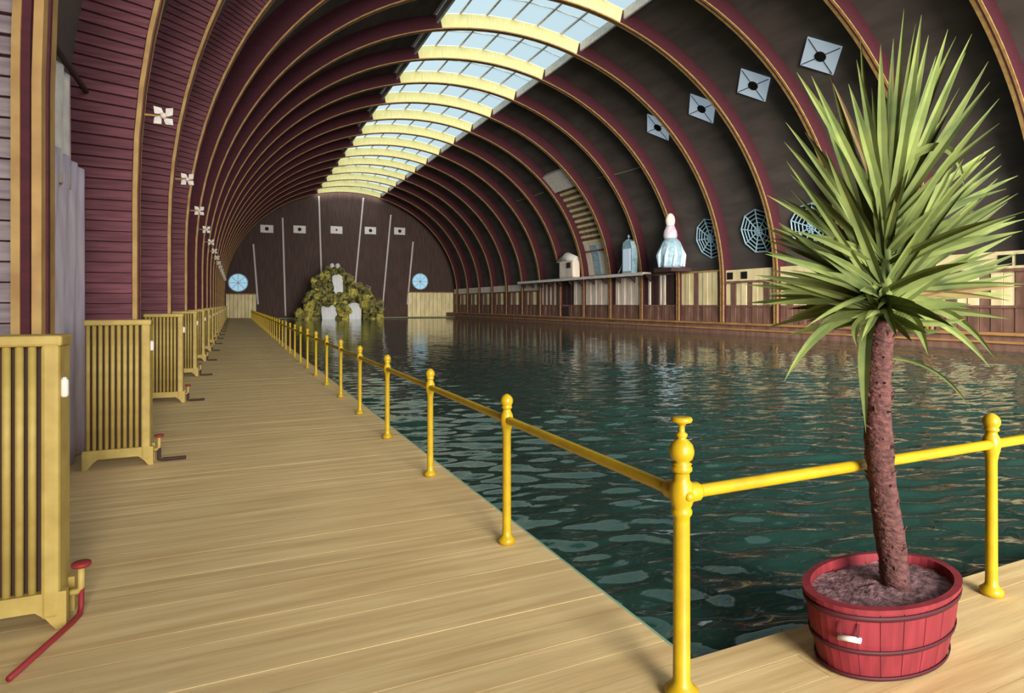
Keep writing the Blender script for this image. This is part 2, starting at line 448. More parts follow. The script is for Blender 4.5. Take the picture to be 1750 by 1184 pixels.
# ------------------------------------------------------------------ floor and boardwalk
XL = XC - A - DEP
fl = MB()
fl.box(XL, Y_NEAR, -0.30, POOL_X0 - 0.02, POOL_Y1, -0.045)
fl.box(POOL_X0 - 0.02, Y_NEAR, -0.30, XC + A + DEP, POOL_Y0 - 0.02, -0.045)
fl.box(XL, POOL_Y1, -0.30, XC + A + DEP, Y_END, -0.045)
floor = struct(fl.build('floor', 'underfloor'), 'tan plank boardwalk around the pool', 'floor')
PW = (POOL_Y0 - Y_NEAR) / 76
y = Y_NEAR
far = MB(); i = 0
while y < Y_END - 0.01:
    y1 = min(y + PW, Y_END)
    spans = [(XL, POOL_X0)] if POOL_Y0 + 0.01 < y1 and y < POOL_Y1 else [(XL, POOL_X0 + random.uniform(-0.7, 0.9)), None]
    if len(spans) == 2:
        j = spans[0][1]; j2 = j + random.uniform(5, 7)
        spans = [(XL, j), (j, j2), (j2, XC + A + DEP)]
    for n, (xa, xb) in enumerate(spans):
        dz = random.uniform(-0.0008, 0.0008)
        if -1.5 < y < 12.5 and n < 2:
            MB().box(xa + 0.003, y + 0.0015, -0.045, xb - 0.0015, y1 - 0.0015, dz).build('plank', 'deck', floor)
        else:
            far.box(xa + 0.003, y + 0.0015, -0.045, xb - 0.0015, y1 - 0.0015, dz)
    y = y1; i += 1
o = far.build('far_planks', 'deck_far', floor); o['kind'] = 'stuff'
# pool shell and edge
pl = MB()
pl.box(POOL_X0 - 0.02, POOL_Y0, -1.2, POOL_X0 + 0.03, POOL_Y1, -0.012)
pl.box(POOL_X0 - 0.02, POOL_Y0 - 0.02, -1.2, POOL_X1, POOL_Y0, -0.05)
pl.box(POOL_X0 - 0.06, POOL_Y1, -1.2, POOL_X1, POOL_Y1 + 0.06, -0.012)
struct(pl.build('trim_3', 'coping'), 'thin pale green edge board of the pool', 'trim')

# ------------------------------------------------------------------ water
def water():
    import numpy as np
    rng = np.random.RandomState(3)
    ys = [POOL_Y0]
    while ys[-1] < POOL_Y1: ys.append(ys[-1] + max(0.030, min(0.3, 0.007 * ys[-1])))
    ys[-1] = POOL_Y1
    xs = [POOL_X0]
    while xs[-1] < POOL_X1: xs.append(xs[-1] + max(0.05, min(0.15, 0.012 * xs[-1])))
    xs[-1] = POOL_X1
    X, Yg = np.meshgrid(np.array(xs), np.array(ys))
    Z = np.zeros_like(X)
    for _ in range(26):
        lam = rng.uniform(0.17, 0.60)
        th = rng.normal(math.pi / 2 - YAW, 0.36)
        kx, ky = 2 * math.pi / lam * math.cos(th), 2 * math.pi / lam * math.sin(th)
        ph = rng.uniform(0, 6.28)
        amp = 0.0135 * lam
        env = 0.5 + 0.5 * np.sin(X * rng.uniform(0.2, 0.9) + Yg * rng.uniform(0.2, 0.9) + rng.uniform(0, 6))
        p = kx * X + ky * Yg + ph + 0.5 * np.sin(0.7 * X + rng.uniform(0, 6))
        Z += amp * env * (1 - np.abs(np.sin(p / 2))) * 2 - amp * 0.6
    calm = 0.30 + 0.70 / (1 + np.exp((Yg - 17) / 3.5))      # calmer towards the far end
    V = np.stack([X, Yg, WZ + Z * calm], -1).reshape(-1, 3)
    ny, nx = X.shape
    idx = np.arange(ny * nx).reshape(ny, nx)
    F = np.stack([idx[:-1, :-1], idx[:-1, 1:], idx[1:, 1:], idx[1:, :-1]], -1).reshape(-1, 4)
    me = bpy.data.meshes.new('pool_water')
    me.vertices.add(len(V)); me.vertices.foreach_set('co', V.ravel())
    me.loops.add(F.size); me.loops.foreach_set('vertex_index', F.ravel().astype(np.int32))
    me.polygons.add(len(F)); me.polygons.foreach_set('loop_start', np.arange(0, F.size, 4, dtype=np.int32))
    me.update(calc_edges=True)
    me.polygons.foreach_set('use_smooth', np.ones(len(F), dtype=bool))
    me.materials.append(M['water'])
    o = bpy.data.objects.new('pool_water', me); COL.objects.link(o)
    tag(o, 'dark green rippling water filling the long pool', 'water', kind='stuff')
water()

# ------------------------------------------------------------------ right platform
pf = MB().box(POOL_X1, POOL_Y0 - 0.02, -1.2, XC + A + DEP, Y_END, 0.6)
plat = struct(pf.build('floor_right_platform', 'brown'), 'low brown platform under the booths along the right wall', 'platform')
for z0, z1, px_ in ((0.50, 0.62, 0.10), (0.18, 0.27, 0.06)):
    MB().box(POOL_X1 - px_, POOL_Y0, z0, POOL_X1 + 0.05, POOL_Y1, z1).build('rim_board', 'orange', plat)


# ------------------------------------------------------------------ bathing booths, one in each bay of the right wall
BX = 29.15
booth_text = {
    3: 'cream bathing booth half hidden behind the palm crown, nearest in view',
    4: 'cream bathing booth directly behind the palm leaves',
    5: 'cream bathing booth left of the palm, under the third web window',
    6: 'cream bathing booth with a small dark window, under the second web window',
    7: 'yellowish bathing booth with tall pale boards, under the farthest web window',
    8: 'dark bathing booth with three thin pale boards below the draped statue',
    9: 'pinkish white boarded booth below the pale blue round-topped cabinet',
    10: 'plain white bathing booth wall under the striped alcove',
    11: 'half dark, half cream bathing booth under the white shelter block',
    12: 'brown booth with pale boards at the end of the white ledge',
}
def booth(i):
    y0, y1 = RIB_Y[i] + RT + 0.03, (RIB_Y[i + 1] if i + 1 < len(RIB_Y) else Y_END - 0.5) - 0.03
    L = y1 - y0
    e = empty('bathing_booth', (BX, y0, 0.6))
    far_n = i - 12
    tag(e, booth_text.get(i, 'small brown booth with cream frieze, %s beyond the white ledge' % ORD[max(0, far_n - 1)]), 'booth', 'bathing booths along the right wall')
    n = 9
    w = L / n
    style = {6: 'cream', 7: 'yellow', 8: 'dark', 9: 'pink', 10: 'white', 11: 'mixed', 12: 'mixed2'}.get(i, 'cream' if i < 6 else 'far')
    zb, zt = 1.05, 3.35            # top of skirting, top of booth (local)
    rnd = random.Random(i)
    for j in range(n):
        ya, yb = j * w + 0.015, (j + 1) * w - 0.015
        pr = 0.03 * (j % 2)
        MB().box(-0.06 - pr, ya, 0, 0.06, yb, zb).build('skirting_board', 'brown', e)
        if style == 'cream': m_ = 'cream' if j % 3 != 1 else 'brown'
        elif style == 'yellow': m_ = 'cream' if j not in (0, 5) else 'brown'
        elif style == 'dark': m_ = 'palewood' if j in (3, 4, 7) else 'darkbrown'
        elif style == 'pink': m_ = 'palewood' if j < 8 else 'darkbrown'
        elif style == 'white': m_ = 'palewood'
        elif style == 'mixed': m_ = 'palewood' if j < 4 else 'darkbrown'
        elif style == 'mixed2': m_ = 'brown' if j % 2 else 'palewood'
        else: m_ = 'cream' if j in (2, 3, 6) else 'brown'
        top = zt - (0.75 if style in ('cream', 'far') else 0.0)
        if style == 'dark' and m_ == 'palewood': ya += 0.1; yb -= 0.1
        MB().box(-0.04 - pr, ya, zb, 0.05, yb, top).build('wall_board', m_, e)
    MB().box(-0.12, 0, zb - 0.05, 0.06, L, zb + 0.06).build('dado_rail', 'brown', e)
    if style in ('cream', 'far'):
        MB().box(-0.05, 0, zt - 0.75, 0.06, L, zt).build('frieze', 'cream' if style == 'cream' else 'palewood', e)
        MB().box(-0.14, 0, zt - 0.85, 0.05, L, zt - 0.72).build('frieze_rail', 'brown', e)
        if style == 'cream':
            for yy in ((0.35, 1.0) if i != 6 else (2.2, 3.4)):
                MB().box(-0.08, yy, zt - 0.6, -0.02, yy + 0.5, zt - 0.15).build('dark_pane', 'dark', e)
    else:
        MB().box(-0.10, 0, zt - 0.03, 0.08, L, zt + 0.08).build('top_rail', 'gold' if style == 'yellow' else 'brown', e)
    if style == 'mixed':      # round-topped dark hatch by the platform
        MB().box(-0.14, 2.6, 0.02, 0.0, 3.9, 0.95).build('hatch', 'darkbrown', e, bevel=0.1)
for i in range(3, len(RIB_Y)):
    booth(i)

# white ledge above the middle booths
ld = empty('ledge', (28.55, 38.2, 4.05))
tag(ld, 'long white ledge above the middle booths on the right wall', 'ledge')
MB().box(-0.45, 0, 0, 0.3, 22.5, 0.14).build('shelf', 'palewood', ld)
MB().box(-0.50, 0, -0.10, -0.45, 22.5, 0.14).build('front_strip', 'white', ld)
for j in range(12):
    MB().hexa([(-0.3, j * 2, -0.02), (0.3, j * 2, -0.6), (0.3, j * 2 + 0.1, -0.6), (-0.3, j * 2 + 0.1, -0.02),
               (-0.35, j * 2, 0), (0.3, j * 2, 0), (0.3, j * 2 + 0.1, 0), (-0.35, j * 2 + 0.1, 0)]).build('bracket', 'darkbrown', ld)

# ------------------------------------------------------------------ windows set in the right side of the vault
def shell_frame(px, py, off):
    p = ray_shell(px, py, off)
    s = s_of_z(min(p.z, ZL + B - 0.1))
    best = min(((prof(s + q * 0.001, off)[0] - p.x) ** 2 + (prof(s + q * 0.001, off)[1] - p.z) ** 2, s + q * 0.001) for q in range(-60, 61))[1]
    x, z, nx, nz = prof_pt(best)
    n = Vector((-nx, 0, -nz))                    # inward
    u = Vector((0, 1, 0)); v = Vector((-nz * (1 if nx > 0 else -1), 0, abs(nx))).normalized()
    return p, n, u, v
web_names = ['farthest of the three pale blue web windows, beside the bare rib', 'middle of the pale blue web windows, just left of the palm', 'pale blue web window partly hidden by the palm leaves', ]
for i, (px, py) in enumerate(((1215, 407), (1297, 395), (1387, 388))):
    p, n, u, v = shell_frame(px, py, DEP - 0.10)
    R = 1.35
    NS = 9
    rot = 0.2 * i
    P = lambda r, a: p + u * (r * math.cos(a + rot)) + v * (r * math.sin(a + rot)) + n * 0.05
    f = MB()
    k = len(f.v); f.v += [tuple(P(R, 2 * math.pi * q / NS) - n * 0.08) for q in range(NS)]; f.f.append(tuple(range(NS)))
    f = struct(f.build('window_%d' % wn, 'dark'), web_names[i], 'window'); wn += 1
    for q in range(NS):
        a = 2 * math.pi * q / NS
        MB().tube([P(0.05, a), P(R, a)], 0.04, 5).build('spoke', 'web', f)
    for r in (0.3, 0.58, 0.85, 1.1, R):
        MB().tube([P(r * (1 - 0.0), 2 * math.pi * q / NS) for q in range(NS + 1)], 0.045 if r == R else 0.034, 5).build('ring', 'web', f)
for i, (px, py) in enumerate(((1125, 217), (1200, 185), (1288, 145), (1403, 95))):
    p, n, u, v = shell_frame(px, py, DEP - 0.06)
    R = 1.12
    c = [p + u * R, p + v * R, p - u * R, p - v * R]
    mb = MB().hexa([q + n * 0.0 for q in c] + [q + n * 0.06 for q in c])
    f = struct(mb.build('window_%d' % wn, 'diamond'), 'pale diamond vault window with a dark round centre, %s from the palm' % ORD[3 - i], 'window'); wn += 1
    MB().tube([p + n * 0.05, p + n * 0.10], 0.27, 14).build('dark_centre', 'dark', f)
    for q in range(4):
        d1 = (u if q % 2 == 0 else v) * (1 if q < 2 else -1)
        MB().tube([p + n * 0.07 + d1 * 0.25, p + n * 0.07 + d1 * (R * 0.92)], 0.025, 4).build('bar', 'dark', f)

# conduit along the vault
for cpx, txt in ((((882, 344), (905, 337), (928, 329)), 'short pale conduit on the dark vault, on the far side of the white hood'),
                 (((1022, 304), (1060, 296), (1103, 283)), 'thin pale conduit on the dark vault, on the near side of the white hood')):
    tag(MB().tube([ray_shell(x, y, DEP - 0.10) for x, y in cpx], 0.03, 5).build('conduit', 'rope'), txt, 'conduit', 'conduits on the vault')

# ------------------------------------------------------------------ striped alcove and the white things on the ledge
ya, yb = RIB_Y[10] + RT + 0.05, RIB_Y[11] - 0.05
zs = [ray_shell(x, y, DEP).z for x, y in ((968, 308), (975, 330), (990, 385), (1005, 420), (1015, 452))]
al = empty('striped_alcove', (28.9, ya, 4.3))
tag(al, 'alcove of cream and brown slats under a white hood between two right-hand ribs', 'alcove')
def on_shell_box(za, zb, o0, o1, y0, y1, name, m_):
    a, b_ = s_of_z(za), s_of_z(zb)
    mb = MB(); nn = 3
    for q in range(nn):
        s_, t_ = a + (b_ - a) * q / nn, a + (b_ - a) * (q + 1) / nn
        P4 = [prof(s_, o0), prof(s_, o1), prof(t_, o1), prof(t_, o0)]
        mb.hexa([(x - 28.9, yy - ya, z - 4.3) for yy in (y0, y1) for x, z in P4])
    return mb.build(name, m_, al)
on_shell_box(zs[1], zs[0] + 0.3, DEP - 0.50, DEP - 0.05, ya, yb, 'hood', 'white')
z = zs[3]; j = 0
while z < zs[1] - 0.1:
    on_shell_box(z + 0.015, z + 0.205, DEP - 0.22 + 0.07 * (j % 2), DEP - 0.05, ya, yb, 'slat', 'cream' if j % 2 == 0 else 'brown')
    z += 0.22; j += 1
on_shell_box(4.3, zs[3], DEP - 0.18, DEP - 0.05, ya, yb, 'white_panel', 'palewood')
on_shell_box(4.35, zs[3] - 0.2, DEP - 0.26, DEP - 0.16, yb - 2.2, yb - 1.2, 'grey_panel', 'bluecab')
on_shell_box(zs[3] - 0.75, zs[3] - 0.62, DEP - 0.3, DEP - 0.12, ya, yb, 'cross_rail', 'brown')

sh = empty('shelter_block', (28.45, RIB_Y[11] + 0.5, 4.2))
tag(sh, 'white hut-like block with rounded top standing on the ledge', 'block')
MB().box(-0.4, 0, 0, 0.4, 3.2, 1.6).build('body', 'palewood', sh, bevel=0.15)
MB().tube([(0, 0.05, 1.6), (0, 1.6, 2.0), (0, 3.1, 1.6)], [0.35, 0.45, 0.3], 8).build('roof', 'white', sh, True)
MB().box(-0.46, 0.4, 0.9, -0.38, 1.1, 1.4).build('dark_opening', 'darkbrown', sh)
MB().box(-0.46, 2.5, 0.0, -0.38, 3.0, 1.5).build('dark_slot', 'dark', sh)

cb = on_x(1083, 457, 28.7)
cab = empty('round_topped_cabinet', (28.40, cb.y, 4.2))
tag(cab, 'tall pale blue round-topped cabinet standing on the ledge', 'cabinet')
w2 = 0.62
prf = [(-w2, 0), (w2, 0), (w2, 2.0), (w2 * 0.8, 2.45), (0, 2.65), (-w2 * 0.8, 2.45), (-w2, 2.0)]
mb = MB(); k = len(prf)
mb.v = [(-0.35, y_, z_) for y_, z_ in prf] + [(0.2, y_, z_) for y_, z_ in prf]
mb.f = [tuple(range(k)), tuple(reversed(range(k, 2 * k)))] + [(q, (q + 1) % k + 0, (q + 1) % k + k, q + k) for q in range(k)]
mb.build('body', 'bluecab', cab)
MB().box(-0.40, -w2 + 0.12, 0.15, -0.34, w2 - 0.12, 1.9).build('front_panel', 'diamond', cab, bevel=0.03)
MB().lathe([(0.03, 0), (0.03, 0.18), (0.10, 0.25), (0.10, 0.36), (0.01, 0.48)], (0, 0.25, 2.6), 8).build('finial', 'bluecab', cab)
MB().tube([(-0.1, 0.6, 1.2), (-0.1, 1.5, 0.1)], 0.04, 5).build('stay', 'bluecab', cab)

sb = on_x(1152, 460, 28.9)
st = empty('draped_statue', (28.05, on_x(1147, 460, 28.05).y, 4.30))
tag(st, 'white and pale blue draped statue above the dark booth', 'statue')
MB().box(-0.75, -0.95, -0.26, 1.0, 0.95, 0.0).build('plinth', 'darkbrown', st)
MB().lathe([(0.70, 0), (0.84, 0.25), (0.80, 0.6), (0.92, 1.0), (0.78, 1.5), (0.62, 1.85), (0.40, 2.1)], (0, 0, 0), 18).build('robe', 'bluecab', st, True)
for q in range(9):
    a = q * 0.7
    MB().tube([(0.85 * math.cos(a), 0.85 * math.sin(a), 0.1), (0.95 * math.cos(a + 0.2), 0.9 * math.sin(a + 0.2), 0.9), (0.6 * math.cos(a + 0.3), 0.6 * math.sin(a + 0.3), 1.8)], [0.10, 0.13, 0.05], 6).build('fold', 'diamond', st, True)
MB().lathe([(0.42, 2.0), (0.50, 2.3), (0.46, 2.6), (0.34, 2.85), (0.3, 3.0)], (0, 0.1, 0), 14).build('bust', 'lilac', st, True)
MB().ball((0, 0.1, 3.35), 0.36, 14, 10, (0.95, 0.95, 1.5)).build('head', 'palewood', st, True)

# ------------------------------------------------------------------ rock grotto with falls at the far end of the pool
YG = 79.0
gb = on_y(580, 550, YG)
gr = empty('rock_grotto', (gb.x, YG, WZ - 0.1))
tag(gr, 'mossy yellow-green rock grotto at the far end of the pool', 'grotto')
OFF = Vector(gr.location)
poly = [(509, 560), (510, 535), (516, 516), (532, 498), (540, 476), (556, 462), (572, 456), (588, 461), (600, 478), (618, 490), (634, 500), (646, 512), (653, 560)]
def inside(x, y):
    r = False
    for i in range(len(poly)):
        x1, y1 = poly[i]; x2, y2 = poly[i - 1]
        if (y1 > y) != (y2 > y) and x < (x2 - x1) * (y - y1) / (y2 - y1) + x1: r = not r
    return r
falls = [(568, 586, 468, 501), (549, 576, 519, 563), (594, 618, 517, 563)]
def rock_mesh(seed, m_):
    r = random.Random(seed)
    mb = MB().ball((0, 0, 0), 1.0, 7, 5)
    mb.v = [tuple(c * r.uniform(0.75, 1.18) for c in v) for v in mb.v]
    return mb.mesh('rock', m_)
rocks = [rock_mesh(q, 'rock' if q % 3 else 'moss') for q in range(9)]
core = MB()
for z_, w_ in ((0, 4.6), (1.2, 4.4), (2.6, 3.6), (4.4, 2.3), (6.0, 1.0)):
    core.v += [(-w_, 0.55, z_), (w_, 0.55, z_), (w_, 1.5, z_), (-w_, 1.5, z_)]
for q in range(4):
    b0 = q * 4
    core.f += [(b0 + a, b0 + (a + 1) % 4, b0 + 4 + (a + 1) % 4, b0 + 4 + a) for a in range(4)]
core.f.append((16, 17, 18, 19))
core.build('rock_core', 'rock', gr)
rr = random.Random(5); cnt = 0; tries = 0
while cnt < 210 and tries < 4000:
    tries += 1
    x, y = rr.uniform(508, 655), rr.uniform(455, 562)
    if not inside(x, y): continue
    if any(a - 3 < x < b_ + 3 and c - 2 < y < d for a, b_, c, d in falls): continue
    sz = rr.uniform(0.30, 0.72)
    p = on_y(x, y, YG) - OFF
    o = link('rock', rocks[rr.randrange(9)], gr)
    o.location = (p.x, rr.uniform(-0.25, 0.35) - 0.6 * max(0, 1 - p.z / 4), p.z)
    o.scale = (sz * rr.uniform(0.8, 1.3), sz, sz * rr.uniform(0.7, 1.25)); o.rotation_euler = (rr.uniform(0, 6), rr.uniform(0, 6), rr.uniform(0, 6))
    cnt += 1
for dx in (-0.33, 0.35):
    p = on_y(572, 456, YG) - OFF
    MB().ball((p.x + dx, -0.1, p.z + 0.1), 0.30, 8, 6, (1, 1, 1.2)).build('white_knob', 'white', gr, True)
for nf, (xa, xb, yt, yb_) in enumerate(falls):
    a, b_ = on_y(xa, yt, YG) - OFF, on_y(xb, yb_, YG) - OFF
    mb = MB(); NXF, NZ = 10, 10
    for iz in range(NZ + 1):
        f_ = iz / NZ
        wd = 0.88 + 0.12 * math.sin(f_ * 3 + nf) if nf else 1.0
        for ix in range(NXF + 1):
            g = ix / NXF
            xm, hw = (a.x + b_.x) / 2, (b_.x - a.x) / 2 * wd
            top = a.z - 0.35 * (2 * g - 1) ** 2
            mb.v.append((xm + hw * (2 * g - 1), 0.2 - 0.9 * f_ ** 0.5 * (1 if nf else 0.4) + 0.05 * math.sin(ix * 2.1), top + (b_.z - top) * f_))
    for iz in range(NZ):
        for ix in range(NXF):
            q = iz * (NXF + 1) + ix; mb.f.append((q, q + 1, q + NXF + 2, q + NXF + 1))
    tag(mb.build('waterfall', 'fall', gr, True), ('upper white fall in the niche', 'left white fall', 'right white fall')[nf], None)
    del nf

# ------------------------------------------------------------------ radiators along the left wall
def make_radiator():
    e = empty('radiator', (0, 0, 0))
    W_, D_, HT = 0.60, 0.24, 1.58
    n = 9; w = (W_ - 0.10) / n
    MB().box(-W_ + 0.01, 0.06, 0.16, -0.02, D_ - 0.06, HT - 0.04).build('core', 'raddark', e)
    secm = MB().tube([(0, 0, 0.20), (0, 0, HT - 0.06)], 0.020, 8).mesh('section', 'rad', True)
    for j in range(n):
        o = link('section', secm, e); o.location = (-W_ + w * (j + 0.5), 0.035, 0)
        o = link('section', secm, e); o.location = (-W_ + w * (j + 0.5), D_ - 0.035, 0)
    MB().box(-W_ - 0.01, 0.0, HT - 0.06, 0.01, D_, HT).build('top_header', 'rad', e, bevel=0.015)
    MB().box(-0.085, -0.005, 0.06, 0.0, D_ + 0.005, HT - 0.05).build('end_column', 'rad', e, bevel=0.02)
    # arched apron with two feet, front and back
    for yy in (0.0, D_ - 0.05):
        mb = MB(); K = 14
        lo = []
        for q in range(K + 1):
            t = q / K; xx = -W_ - 0.02 + (W_ + 0.05) * t
            ed = min(t, 1 - t)
            lo.append((xx, 0.0 if ed < 0.08 else min(0.105, 0.03 + (ed - 0.08) * 0.55)))
        for q in range(K):
            (x0, z0), (x1, z1) = lo[q], lo[q + 1]
            mb.hexa([(x0, yy, z0), (x1, yy, z1), (x1, yy + 0.05, z1), (x0, yy + 0.05, z0), (x0, yy, 0.20), (x1, yy, 0.20), (x1, yy + 0.05, 0.20), (x0, yy + 0.05, 0.20)])
        mb.build('apron', 'rad', e)
    vp = MB().tube([(-0.01, D_ / 2, 0.14), (0.06, D_ / 2, 0.14), (0.075, D_ / 2, 0.16), (0.075, D_ / 2, 0.27)], 0.018, 8).build('valve', 'rad', e, True)
    MB().lathe([(0.02, 0), (0.045, 0.008), (0.05, 0.02), (0.045, 0.03), (0.01, 0.034)], (0.075, D_ / 2, 0.27), 12).build('hand_wheel', 'red', vp, True)
    MB().tube([(0.075, D_ / 2, 0.15), (0.075, D_ / 2, 0.022), (0.12, D_ / 2, 0.022), (0.34, D_ / 2 + 0.0, 0.022)], 0.02, 8).build('floor_pipe', 'raddark', e, True)
    MB().lathe([(0.012, 0), (0.02, 0.01), (0.02, 0.09), (0.008, 0.11)], (0.012, 0.05, 1.24), 8).build('air_valve', 'white', e, True)
    return e
rad0 = make_radiator()
rad_ys = [4.02, 7.72] + [y - 0.85 for y in RIB_Y[3:]]
for i, y in enumerate(rad_ys):
    o = rad0 if i == 0 else copy_tree(rad0)
    o.location = (-0.84 if i else -0.86, y, 0.003)
    o['category'] = 'radiator'; o['group'] = 'radiators along the left wall'
    o['label'] = ['tan radiator at the left frame edge, nearest of the row, with a red valve wheel',
                  'tall tan cast-iron radiator beside the lilac curtain, second of the row'][i] if i < 2 else 'tan cast-iron radiator, %s of the row along the left boardwalk' % ORD[i]
# red pipe that runs to the nearest radiator's valve
def on_floor(px, py, z):
    r = ray(px, py); return Vector((0, 0, H)) + r * ((z - H) / r.z)
for ch in list(rad0.children):
    if ch.name.startswith('floor_pipe'): bpy.data.objects.remove(ch)
pe = on_floor(15, 1160, 0.028)
tag(MB().tube([pe, (-0.80, 4.02, 0.028), (-0.785, 4.10, 0.028), (-0.785, 4.14, 0.06), (-0.785, 4.14, 0.16)], 0.015, 8).build('steam_pipe', 'red', None, True), 'red pipe slanting along the floor at the nearest radiator', 'pipe')

# ------------------------------------------------------------------ lilac curtain in the first bay
cu = empty('curtain', (-1.68, 7.4, 0.0))
tag(cu, 'pale lilac curtain hanging beside the second radiator', 'curtain')
def sheet(y0, y1, z0, z1, amp, k_, name, m_, top_pinch=0.0):
    mb = MB(); nn = 40; mz = 10
    for iz in range(mz + 1):
        f_ = iz / mz
        for iy in range(nn + 1):
            g = iy / nn
            yy = y0 + (y1 - y0) * g
            yy = yy + (y1 - yy) * top_pinch * f_ ** 2
            mb.v.append((amp * math.sin(g * k_) * (1 - 0.4 * f_) + amp, yy - 7.4, z0 + (z1 - z0) * f_))
    for iz in range(mz):
        for iy in range(nn):
            q = iz * (nn + 1) + iy; mb.f.append((q, q + 1, q + nn + 2, q + nn + 1))
    o = mb.build(name, m_, cu, True)
    so = o.modifiers.new('thick', 'SOLIDIFY'); so.thickness = 0.01
    return o
sheet(5.3, 8.78, 0.01, 3.35, 0.035, 40, 'drape', 'lilac', 0.35)
sheet(6.2, 8.1, 3.0, 4.25, 0.03, 26, 'valance', 'white', 0.25)
MB().tube([(0.06, -2.0, 4.3), (0.06, 1.4, 4.3)], 0.03, 8).build('rod', 'darkbrown', cu)

# ------------------------------------------------------------------ white rosettes on the left ribs
def make_rosette():
    e = empty('rosette', (0, 0, 0))
    MB().tube([(-0.24, 0, 0), (-0.02, 0, 0)], 0.014, 6).build('stem', 'gold', e)
    for q in range(4):
        a = math.pi / 4 + q * math.pi / 2
        c, s_ = math.cos(a), math.sin(a)
        pt = lambda r, w: (c * r - s_ * w, -0.02 - 0.03 * (r > 0.1), s_ * r + c * w)
        mb = MB(); mb.hexa([pt(0.01, -0.02), pt(0.09, -0.055), pt(0.155, 0), pt(0.09, 0.055)] + [(x, yv + 0.03, z) for x, yv, z in (pt(0.01, -0.02), pt(0.09, -0.055), pt(0.155, 0), pt(0.09, 0.055))])
        mb.build('petal', 'white', e)
    MB().ball((0, -0.04, 0), 0.04, 8, 6).build('centre', 'palewood', e, True)
    return e
ro = make_rosette()
for i, y in enumerate(RIB_Y[2:16]):
    o = ro if i == 0 else copy_tree(ro)
    o.location = (-0.83, y + 0.18, 4.16)
    o['category'] = 'ornament'; o['group'] = 'rosettes on the left ribs'
    o['label'] = 'white four-petalled rosette on a left rib, %s from the near end' % ORD[i]

# ------------------------------------------------------------------ pool railing
RX, RY = 1.82, 2.19
RZ = 0.905
rail = empty('pool_railing', (RX, RY, 0))
tag(rail, 'bright yellow pipe railing around the pool edge', 'railing')
post_me = MB().lathe([(0.062, 0), (0.062, 0.03), (0.045, 0.045), (0.034, 0.06), (0.032, 0.10), (0.030, 0.80), (0.036, 0.84), (0.044, 0.87), (0.048, 0.905), (0.044, 0.94), (0.036, 0.955), (0.030, 0.97), (0.028, 0.985)], (0, 0, 0.003), 14).mesh('post', 'yellow', True)
fin_me = MB().lathe([(0.026, 0.98), (0.038, 0.99), (0.040, 1.0), (0.034, 1.008), (0.044, 1.025), (0.047, 1.045), (0.042, 1.065), (0.028, 1.082), (0.008, 1.094)], (0, 0, 0), 14).mesh('finial', 'yellow', True)
def post(x, y):
    o = link('post', post_me, rail); o.location = (x - RX, y - RY, 0)
    link('finial', fin_me, o)
SP = 1.935
n_l = int((80.5 - RY) / SP)
for k in range(1, n_l + 1): post(RX, RY + SP * k)
n_r = 5
for k in range(1, n_r + 1): post(RX + 2.345 * k, RY)
seg_l = MB().tube([(0, 0.0, RZ), (0, SP, RZ)], 0.029, 12, False).mesh('rail', 'yellow', True)
seg_r = MB().tube([(0.0, 0, RZ), (2.345, 0, RZ)], 0.029, 12, False).mesh('rail', 'yellow', True)
for k in range(n_l): link('rail', seg_l, rail).location = (0, SP * k, 0)
for k in range(n_r): link('rail', seg_r, rail).location = (2.345 * k, 0, 0)
cp = MB().lathe([(0.075, 0), (0.075, 0.03), (0.05, 0.05), (0.038, 0.07), (0.036, 0.78), (0.036, 0.80), (0.046, 0.815), (0.046, 0.83), (0.040, 0.84), (0.050, 0.865), (0.056, 0.905), (0.050, 0.945), (0.036, 0.965), (0.034, 1.0)], (0, 0, 0.003), 18).build('corner_post', 'yellow', rail, True)
MB().lathe([(0.036, 1.0), (0.046, 1.01), (0.046, 1.025), (0.038, 1.032), (0.046, 1.04), (0.030, 1.048), (0.048, 1.062), (0.055, 1.085), (0.055, 1.10), (0.048, 1.125), (0.030, 1.145), (0.018, 1.152), (0.026, 1.165), (0.026, 1.172), (0.014, 1.18), (0.013, 1.205), (0.022, 1.218), (0.044, 1.226), (0.048, 1.236), (0.044, 1.246), (0.02, 1.247)], (0, 0, 0), 18).build('finial', 'yellow', cp, True)
MB().tube([(-0.0, 0, RZ), (0.085, 0, RZ), (0.10, 0, RZ)], [0.046, 0.043, 0.034], 14).build('socket', 'yellow', cp, True)
MB().tube([(0, 0.0, RZ), (0, 0.085, RZ), (0, 0.10, RZ)], [0.046, 0.043, 0.034], 14).build('socket', 'yellow', cp, True)
MB().ball((0.0, -0.047, RZ), 0.022, 10, 8).build('boss', 'yellow', cp, True)

